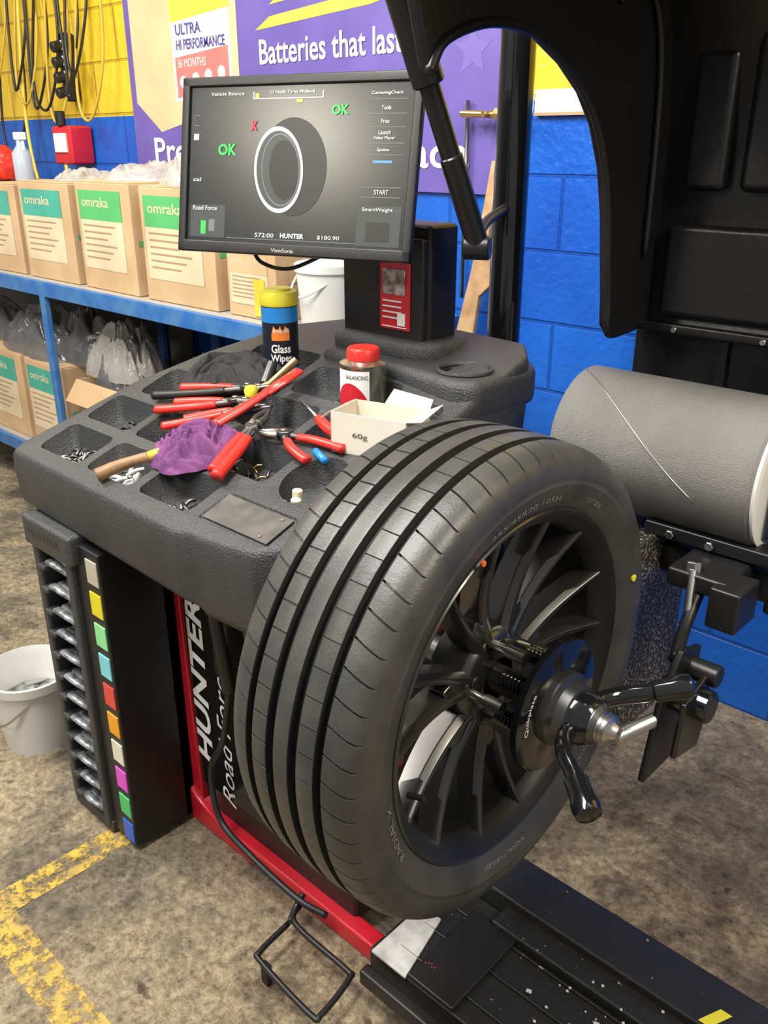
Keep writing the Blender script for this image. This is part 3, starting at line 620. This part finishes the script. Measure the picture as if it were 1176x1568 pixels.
gset={q_ for q_ in range(NPf-1) if abs(prof[q_][0])<.0676 and abs(prof[q_+1][0])<.0676 and min(prof[q_][1],prof[q_+1][1])<.341}
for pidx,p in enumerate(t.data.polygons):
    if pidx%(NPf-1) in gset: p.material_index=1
def swx(r):
    q=[(.253,.094),(.259,.100),(.277,.1105),(.298,.116),(.321,.1135)]
    for (r0,x0),(r1,x1) in zip(q,q[1:]):
        if r<=r1: return cx+x0+(x1-x0)*(r-r0)/(r1-r0)+.0012
    return cx+.1147
for body,a0,W_,r_,H_ in(('255/45R20 105H',95,.15,.276,.008),('RADIAL TUBELESS',265,.10,.276,.006),('OUTSIDE',60,.045,.276,.007),('STEEL BELTED',150,.09,.268,.005),('DOT EXTRA LOAD',310,.10,.276,.006),('RADIAL X',195,.10,.275,.010)):
    text('sidewall_'+body.split()[0].lower(),body,(0,0,0),W_,H_,X,Z,M_rubl,wh,arc=(cy,cz,r_,math.radians(a0),swx))
lathe('rim_lip',[(.070,.231),(.086,.2355),(.094,.243),(.099,.250),(.1035,.255),(.1045,.258),(.1025,.2615),(.096,.2615)],(cx,cy,cz),(1,0,0),M_lip,wh,seg=128,cap=False)
lathe('rim_edge',[(.1030,.2545),(.1048,.2568),(.1048,.2585),(.1030,.2605)],(cx,cy,cz),(1,0,0),M_rimm,wh,seg=128,cap=False)
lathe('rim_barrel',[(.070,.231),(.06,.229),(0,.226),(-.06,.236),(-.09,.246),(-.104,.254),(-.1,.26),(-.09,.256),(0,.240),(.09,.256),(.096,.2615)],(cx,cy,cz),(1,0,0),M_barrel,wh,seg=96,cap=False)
nsp=7
def spoke(nm,a_h,a_r,wh_,wr):
    vs=[];fs=[];NS=10
    for i in range(NS+1):
        t=i/NS; r=.050+(.240-.050)*t; a=a_h+(a_r-a_h)*t**.75; wd=wh_+(wr-wh_)*t**.7
        xf=.066+.026*t**1.6-.012*math.sin(t*pi)*.6; th=.050-.014*t
        rd=Vector((0,math.cos(a),math.sin(a))); tg=Vector((0,-math.sin(a),math.cos(a)))
        c0=Vector((cx,cy,cz))+rd*r
        for (s,dx) in((-1,-.011),(-.40,0),(.40,0),(1,-.011),(.7,-th),(-.7,-th)):
            vs.append(c0+tg*wd*s+Vector((xf+dx,0,0)))
    for i in range(NS):
        for q_ in range(6): fs.append((i*6+q_,i*6+(q_+1)%6,(i+1)*6+(q_+1)%6,(i+1)*6+q_))
    fs.append(tuple(range(6))); fs.append(tuple(range(NS*6,NS*6+6)))
    P(nm,vs,fs,M_rimm,wh,bevel=.0012,seg=2)
for i in range(nsp):
    a=2*pi*i/nsp+.2
    spoke('spoke_%d'%(2*i),a-.12,a-.21,.012,.0072); spoke('spoke_%d'%(2*i+1),a+.12,a+.21,.012,.0072)
    pts=[]
    for r,aa in((.05,-.25),(.05,.25),(.100,.17),(.120,0),(.100,-.17)): pts.append((cx+.026,cy+r*math.cos(a+aa),cz+r*math.sin(a+aa)))
    prism('spoke_web_%d'%i,pts,(.034,0,0),M_rimm,wh,.003)
lathe('hub',[(.0,.08),(.05,.08),(.062,.072),(.066,.06),(.066,.034),(.04,.034)],(cx,cy,cz),(1,0,0),M_rimm,wh,seg=48,cap=False)
lathe('hub_back',[(.0,.03),(.0,.08),(.02,.08)],(cx,cy,cz),(1,0,0),M_blk,wh,seg=48,cap=False)
for i in range(5):
    a=2*pi*i/5+.3; cyl('lug_hole_%d'%i,(cx+.056,cy+.055*math.cos(a),cz+.055*math.sin(a)),(cx+.0675,cy+.055*math.cos(a),cz+.055*math.sin(a)),.011,M_blk,wh)
cyl('valve_stem',(cx+.085,cy-.215,cz-.06),(cx+.108,cy-.208,cz-.058),.004,M_blk,wh)
def dot(a,r,m,s=.006): 
    cyl('paint_dot',(cx+.1125,cy+r*math.cos(a),cz+r*math.sin(a)),(cx+.117,cy+r*math.cos(a),cz+r*math.sin(a)),s,m,wh,b=.0005)
dot(math.radians(14),.294,mat('yellow_dot',(.9,.75,.02),.5)); dot(math.radians(116),.268,mat('red_dot',(.8,.15,.03),.5),.004)

# ---------------------------------------------------------------- spindle clamp
g=G('spindle_clamp')
lathe('shaft',[(0,.02),(.30,.02),(.30,.017)],(-.83,.87,.81),(1,0,0),M_dsteel,g)
tp=[]
for i in range(13): tp+=[(.0+i*.006,.021),(.003+i*.006,.0165)]
tp+=[(.078,.012),(.084,.009),(.084,.001)]
lathe('shaft_thread',tp,(-.488,.87,.81),(1,0,0),M_steel,g,seg=32,cap=False)
pc=(-.5,.87,.81)
lathe('flange_plate',[(-.006,.09),(-.005,.094),(.004,.094),(.006,.09)],pc,(1,0,0),M_gloss,g,seg=64)
lathe('plate_ring',[(.006,.052),(.011,.05),(.011,.046),(.006,.044)],pc,(1,0,0),M_blk,g,seg=48)
text('plate_name','Quikplate',(0,0,0),.055,.010,X,Z,M_white,g,arc=(.87,.81,.068,math.radians(165),lambda r:-.4935))
for i in range(5):
    a=2*pi*i/5+.55; y=.87+.062*math.cos(a); z=.81+.062*math.sin(a)
    lathe('pin_%d'%i,[(0,.003),(.006,.007),(.03,.007),(.032,.0095),(.06,.0095)],(-.60,y,z),(1,0,0),M_steel,g,seg=20)
for i in range(5):
    a=2*pi*i/5+1.15; y=.87+.05*math.cos(a); z=.81+.05*math.sin(a)
    lathe('spring_sleeve_%d'%i,sum([[(j*.006,.013),(.003+j*.006,.010)] for j in range(9)],[]),(-.558,y,z),(1,0,0),M_gloss,g,seg=20)
lathe('nut_collar',[(0,.052),(.012,.052),(.016,.042),(.03,.04),(.034,.030),(.06,.028),(.066,.022)],(-.494,.87,.81),(1,0,0),M_dsteel,g,seg=48)
lathe('nut_sleeve',[(0,.036),(.02,.036),(.03,.030)],(-.466,.87,.81),(1,0,0),M_gloss,g,seg=48)
for s,nm_ in((1,'a'),(-1,'b')):
    q=[(-.455,.87+s*.02,.81+s*.004),(-.455,.87+s*.045,.81+s*.004),(-.44,.87+s*.07,.81+s*.006),(-.415,.87+s*.088,.81+s*.013),(-.40,.87+s*.10,.81+s*.018)]
    tube('handle_'+nm_,q,.011,M_gloss,g,flat=1.2)
    e=Vector(q[-1]); d=(Vector(q[-1])-Vector(q[-2])).normalized()
    lathe('grip_'+nm_,[(-.012,.010),(-.008,.015),(.015,.0155),(.03,.018),(.04,.016),(.045,.006)],e,d,M_gloss,g,seg=28)

# ---------------------------------------------------------------- wheel lift platform
g=G('wheel_lift_platform')
box('deck',-.84,.12,.86,1.10,.05,.10,M_dusty,g,.004)
for i in range(3): box('deck_rib_%d'%i,-.80,.1,.90+i*.07,.905+i*.07,.10,.106,M_dusty,g,.002)
box('left_rail',-.83,.12,.82,.845,.05,.085,M_blk,g,.005); box('right_beam',-.80,.12,1.10,1.21,.0,.145,M_dusty,g,.006)
box('step_block',-.70,.1,1.05,1.11,.08,.125,M_dusty,g,.006)
box('underframe',-.82,.12,.87,1.1,0,.05,M_blk,g,.004)
prism('scale_plate',[(-.83,.855,.10),(-.745,.855,.10),(-.78,1.0,.10),(-.83,1.0,.10)],(0,0,.006),M_plate,g,.001); box('cross_plate',-.745,-.64,.86,1.06,.10,.112,M_blk,g,.003)
for i in range(5): cyl('laser_speck_%d'%i,(-.735+.005*i,.90+.003*(i%3),.112),(-.735+.005*i,.90+.003*(i%3),.1125),.0009,mat('laser_red_%d'%i,(.8,.02,.02),.5,emit=(1,.05,.05),estr=.8),g,b=.0001,seg=8)
M_cau=mat('caution_yellow',(.9,.8,.05),.5)
for i in range(4): prism('caution_stripe_%d'%i,[(-.31+i*.04,1.105,.1462),(-.29+i*.04,1.105,.1462),(-.27+i*.04,1.15,.1462),(-.29+i*.04,1.15,.1462)],(0,0,.0005),M_cau,g,0)
M_chip=mat('paint_chip',(.55,.55,.52),.6)
for i in range(40):
    x=random.gauss(-.42,.07); y=random.gauss(1.0,.035); s=random.choice((.002,.003,.004,.005,.010)); zc=.125 if y>1.045 else .107
    prism('debris_chip',[(x,y,zc),(x+s,y+s*.3,zc),(x+s*.7,y+s*.8,zc+.002),(x-s*.1,y+s*.5,zc+.002)],(0,0,.0015),M_chip,g,0)

# ---------------------------------------------------------------- items on tray
def T(x,y,hh_=.0): return Vector((x,y,zt(y)+hh_))
g=G('glass_wipes_canister'); bx,by=-1.425,1.205; b0=zt(by)-.052
M_navy=mat('label_black_blue',(.01,.015,.03),.35); M_bl=mat('label_blue',(.02,.25,.7),.35); M_yl=mat('cap_yellow',(.85,.78,.05),.4)
rr=.038
lathe('can',[(0,rr-.002),(.004,rr),(.183,rr),(.185,rr-.002)],(bx,by,b0),(0,0,1),M_navy,g)
lathe('label_base',[(.004,rr+.0005),(.055,rr+.0005)],(bx,by,b0),(0,0,1),M_bl,g,cap=False); lathe('label_top',[(.150,rr+.0005),(.181,rr+.0005)],(bx,by,b0),(0,0,1),M_bl,g,cap=False)
lathe('cap',[(.183,rr+.001),(.187,rr+.0025),(.207,rr+.0025),(.211,rr),(.213,.028),(.217,.026),(.217,.001)],(bx,by,b0),(0,0,1),M_yl,g,cap=False)
fa=math.atan2(-by,-bx)
text('word_a','Glass',(0,0,b0+.088),.042,.018,X,Z,M_white,g,bend=(bx,by,rr+.001,fa),bold=.02); text('word_b','Wipes',(0,0,b0+.065),.046,.020,X,Z,M_white,g,bend=(bx,by,rr+.001,fa),bold=.02)
text('word_c','ArmorAll',(0,0,b0+.130),.034,.010,X,Z,M_white,g,bend=(bx,by,rr+.0018,fa))
vs=[];
for i in range(9):
    a=fa-.5+1.0*i/8; tt=.012+.020*abs(math.sin(i*1.9)); 
    for z_ in(.114,.114+tt): vs.append((bx+(rr+.0012)*math.cos(a),by+(rr+.0012)*math.sin(a),b0+z_))
P('flame_badge',vs,[(2*i,2*i+2,2*i+3,2*i+1) for i in range(8)],mat('flame_orange',(.85,.25,.03),.4),g)
g=G('solvent_tin'); bx,by=-1.165,1.19; b0=zt(by)-.045
M_tin=mat('tin_silver',(.62,.58,.48),.25,metal=.95)
lathe('can',[(0,.043),(.003,.046),(.005,.0455),(.007,.045),(.098,.045),(.100,.0462),(.103,.0462),(.105,.042),(.108,.032),(.11,.03)],(bx,by,b0),(0,0,1),M_tin,g)
fa=math.atan2(-by,-bx)
vs=[]
for i in range(25):
    a=fa-2.2+2.45*i/24
    for z_ in(.010,.094): vs.append((bx+.0455*math.cos(a),by+.0455*math.sin(a),b0+z_))
P('label',vs,[(2*i,2*i+2,2*i+3,2*i+1) for i in range(24)],M_white,g,smooth=True)
vs=[]
for i in range(17):
    t=i/16; a=fa-1.5+1.72*t; tt=.03+.040*math.sin(t*pi)**.7
    for z_ in(.011,tt): vs.append((bx+.046*math.cos(a),by+.046*math.sin(a),b0+z_))
P('label_red_swirl',vs,[(2*i,2*i+2,2*i+3,2*i+1) for i in range(16)],M_red,g)
text('label_word','BALANCING',(0,0,b0+.078),.045,.008,X,Z,M_blk,g,bend=(bx,by,.0463,fa-.3))
lathe('cap',[(.108,.03),(.11,.032),(.128,.032),(.132,.029),(.132,.001)],(bx,by,b0),(0,0,1),M_redh,g,cap=False)
g=G('small_open_carton'); Mx=Matrix.Translation((-1.012,1.075,zt(1.075)-.018))@Matrix.Rotation(math.radians(14),4,'Z')
Mk=mat('white_card',(.74,.70,.60),.7,col2=(.66,.6,.5)); a_,b2,h_=.075,.045,.074
box('base',-a_,a_,-b2,b2,0,.003,Mk,g,.0005,Mx)
for nm_,q in(('front',(-a_,a_,-b2,-b2+.002)),('rear',(-a_,a_,b2-.002,b2)),('left',(-a_,-a_+.002,-b2,b2)),('right',(a_-.002,a_,-b2,b2))):
    box(nm_,q[0],q[1],q[2],q[3],0,h_,Mk,g,.0005,Mx)
prism('flap_rear',[Mx@Vector(p) for p in[(-a_*.2,b2,h_),(a_,b2,h_),(a_*.95,b2+.02,h_+.012),(-a_*.1,b2+.02,h_+.022)]],(0,0,.0015),Mk,g,0)
prism('flap_right',[Mx@Vector(p) for p in[(a_,-b2,h_),(a_,b2,h_),(a_+.03,b2*.8,h_+.015),(a_+.03,-b2,h_+.005)]],(0,0,.0015),Mk,g,0)
prism('flap_left',[Mx@Vector(p) for p in[(-a_,-b2,h_),(-a_,b2,h_),(-a_-.02,b2*.8,h_-.01),(-a_-.02,-b2,h_-.015)]],(0,0,.0015),Mk,g,0)
text('weight_mark','60g',Mx@Vector((-.03,-b2-.001,.030)),.03,.012,Mx.to_3x3()@Vector((1,0,0)),Z,M_dsteel,g)
def pliers(h1,h2,j,tip,col,nm='pliers',col2=None,up=.014,r=1.15,bow=.006):
    g=G(nm); h1=T(*h1,up);h2=T(*h2,up);j=T(*j,up+.004);tip=T(*tip,up+.004); col2=col2 or col
    ax=(tip-j).normalized(); pv=Vector((-ax.y,ax.x,0))
    if (h1-h2).dot(pv)<0: pv=-pv
    for s,hh2,cc,q in((1,h1,col,'a'),(-1,h2,col2,'b')):
        tube('handle_'+q,[hh2,(hh2*.75+j*.25)+pv*bow*s,(hh2*.45+j*.55)+pv*(bow+.003)*s,j+(hh2-j)*.22+pv*.005*s],.0085,cc,g,rs=(.0098*r,.0082*r),flat=.85)
        tube('shank_'+q,[j+(hh2-j)*.28+pv*.006*s,j+(hh2-j)*.1+pv*.004*s,j],.006,M_dsteel,g,rs=(.006,.009))
    prism('joint_plate',[j-ax*.016+pv*.007,j-ax*.004+pv*.015,j+ax*.014+pv*.010,j+ax*.014-pv*.010,j-ax*.004-pv*.015,j-ax*.016-pv*.007],(0,0,.009),M_dsteel,g,.002)
    cyl('pivot',j+Vector((0,0,.008)),j+Vector((0,0,.012)),.006,M_steel,g)
    for s,q in((1,'a'),(-1,'b')):
        tube('jaw_'+q,[j+pv*s*.006+ax*.01,j+(tip-j)*.55+pv*s*.010,tip+pv*s*.002],.006,M_steel if r<1.1 else M_dsteel,g,rs=(.0095,.004))
pliers((-1.61,1.0),(-1.57,1.045),(-1.40,1.09),(-1.345,1.12),M_hose,'long_pliers',M_redh)
pliers((-1.55,.965),(-1.53,1.0),(-1.385,1.045),(-1.33,1.075),M_redh)
pliers((-1.475,.93),(-1.45,.965),(-1.345,1.03),(-1.29,1.06),M_redh)
pliers((-1.085,.965),(-1.045,1.015),(-1.185,1.0),(-1.245,.99),M_redh,r=1.05)
pliers((-1.205,.855),(-1.225,.865),(-1.258,.985),(-1.275,1.04),M_redh,'crimping_pliers',M_redh,.022,1.35,.003)
g=G('plastic_scraper'); tube('handle',[T(-1.33,.95,.036),T(-1.315,1.01,.039),T(-1.305,1.07,.042)],.011,M_redh,g,rs=(.015,.011),flat=.6); tube('blade',[T(-1.306,1.06,.042),T(-1.295,1.14,.046)],.016,M_redh,g,sm=False,flat=.35)
g=G('screwdriver'); tube('handle',[T(-1.16,1.065,.016),T(-1.12,1.05,.016),T(-1.08,1.04,.016)],.011,M_redh,g,rs=(.010,.012)); tube('blade',[T(-1.16,1.065,.016),T(-1.25,1.10,.018)],.0035,M_steel,g,sm=False)
g=G('wooden_handled_knife'); tube('handle',[T(-1.46,.765,.016),T(-1.44,.80,.018),T(-1.40,.845,.020)],.012,mat('old_wood_handle',(.33,.19,.09),.5,col2=(.2,.11,.05),vscale=40),g,rs=(.014,.010)); tube('ferrule',[T(-1.40,.845,.020),T(-1.37,.88,.022)],.010,mat('yellow_tape',(.8,.55,.08),.5),g,sm=False); tube('blade',[T(-1.37,.88,.022),T(-1.33,.93,.022)],.009,M_steel,g,sm=False,flat=.3)
M_rag=mat('purple_cloth',(.11,.03,.12),.85,col2=(.19,.055,.18),vscale=25,bump=.4,bscale=300)
crumple('purple_rag',T(-1.335,.905,.004),(.092,.062,.055),M_rag,seed=5,rz=.45,folds=1.7,slope=.356,soft=.004)
crumple('black_rag',T(-1.50,1.13,.004),(.13,.07,.045),mat('black_cloth',(.014,.014,.016),.8,bump=.4,bscale=120),seed=6,rz=.1,folds=1.5,slope=.356,soft=.004)
g=G('air_chuck'); cyl('stem',T(-1.36,1.12,.02),T(-1.33,1.165,.05),.008,M_brass,g); lathe('head',[(0,.012),(.012,.014),(.02,.01)],T(-1.365,1.07,.02),(0,0,1),M_yl,g)
cyl('body',T(-1.37,1.11,.02),T(-1.39,1.15,.04),.011,M_dsteel,g); tube('drop_tube',[T(-1.365,1.07,.02),T(-1.37,1.09,.022),T(-1.36,1.12,.022)],.006,M_brass,g)
def loose(nm,cx_,cy_,w_,d_,n_,m,dep=-.050,ln=.02,r=.003):
    g=G(nm); 
    for i in range(n_):
        x=cx_+(random.random()-.5)*w_; y=cy_+(random.random()-.5)*d_; a=random.random()*pi; z_=dep+random.random()*.014+.002
        dx,dy=math.cos(a)*ln/2,math.sin(a)*ln/2
        tube('piece_%d'%i,[T(x-dx,y-dy,z_),T(x,y,z_+.003),T(x+dx,y+dy,z_)],r,m,g,seg=6,flat=.8)
M_lw=mat('light_weights',(.55,.55,.52),.45,metal=.3)
loose('loose_clip_weights',-1.65,.83,.10,.055,34,M_dsteel,ln=.022); loose('loose_steel_clips',-1.65,.825,.09,.05,12,M_steel,ln=.018)
loose('adhesive_weight_strips',-1.455,.825,.12,.05,36,M_lw,ln=.035,r=.005,dep=-.045)
loose('loose_valve_parts',-1.46,.94,.11,.055,24,M_lw); loose('loose_bolts',-1.27,1.06,.11,.06,22,M_dsteel,r=.004); loose('loose_adhesive_weights',-1.28,.825,.10,.05,10,M_dsteel,r=.004)
loose('loose_valves',-1.23,.94,.15,.06,26,M_dsteel,r=.004); loose('loose_brass_cores',-1.24,.945,.14,.06,8,M_brass); loose('loose_rubber_valves',-1.64,.94,.09,.05,8,M_hose,r=.005)
loose('loose_clips_rear',-1.08,1.06,.12,.05,18,M_dsteel,r=.004); loose('loose_hooks',-1.22,1.18,.08,.05,16,M_dsteel,r=.004)
g=G('valve_caps'); MC=mat('cream_plastic',(.7,.62,.45),.5)
for i,(x,y) in enumerate(((-1.085,.90),(-1.068,.888),(-1.05,.902),(-1.06,.915))): cyl('cap_%d'%i,T(x,y,-.047),T(x+.004,y,-.02+.006*i),.009,MC,g)
g=G('blue_marker'); tube('barrel',[T(-1.10,1.0,.006),T(-1.06,.985,.006)],.007,M_bl,g,sm=False)

# ---------------------------------------------------------------- lights, world, camera
def area(nm,loc,tgt,size,pw,col=(1,1,1),sy=None):
    l=bpy.data.lights.new(nm,'AREA'); l.energy=pw; l.size=size; l.color=col
    if sy: l.shape='RECTANGLE'; l.size_y=sy
    o=bpy.data.objects.new(nm,l); S.collection.objects.link(o); o.location=loc
    o.rotation_euler=(Vector(tgt)-Vector(loc)).to_track_quat('-Z','Y').to_euler(); return o
area('lamp_overhead',(-1.3,.1,3.1),(-1.2,1.0,.6),.5,106,(1,.98,.93),1.5)
area('lamp_left',(-3.3,.2,3.1),(-2.9,1.6,1.0),1.0,80,(1,.95,.85))
area('fill_right',(1.0,.8,2.7),(-.4,1.2,.2),.5,56,(1,.89,.70),1.2)  # unseen warm fill, added to brighten the right floor and wheel face
area('lamp_glare',(-2.2,-2.3,2.85),(-1.3,1.2,1.4),.35,32,(1,.92,.75))
area('lamp_wall_right',(-.2,1.2,2.9),(-.9,2.2,1.2),.6,12,(.9,.95,1))
w=bpy.data.worlds.new('world'); S.world=w; w.use_nodes=True
w.node_tree.nodes['Background'].inputs[0].default_value=(.98,.985,1,1); w.node_tree.nodes['Background'].inputs[1].default_value=.37

th=math.radians(22.8); hx,hy=-.682,.731
F=Vector((hx*math.cos(th),hy*math.cos(th),-math.sin(th))).normalized(); R=Vector((hy,-hx,0)).normalized(); U=R.cross(F)
cam=bpy.data.cameras.new('camera'); co=bpy.data.objects.new('camera',cam); S.collection.objects.link(co)
m3=Matrix((R,U,-F)).transposed(); co.matrix_world=Matrix.Translation((0,0,1.5))@m3.to_4x4()
cam.sensor_fit='VERTICAL'; cam.sensor_height=36; cam.sensor_width=27; cam.lens=1744/2048*36; cam.clip_start=.02
S.camera=co

bpy.context.view_layer.update()
for e in groups.values():
    ch=[c for c in e.children]
    if not ch: continue
    pts=[v.co for c in ch for v in c.data.vertices]
    mn=Vector([min(p[i] for p in pts) for i in range(3)]); mx=Vector([max(p[i] for p in pts) for i in range(3)])
    e.location=((mn.x+mx.x)/2,(mn.y+mx.y)/2,mn.z)
    inv=Matrix.Translation(e.location).inverted()
    for c in ch: c.matrix_parent_inverse=inv
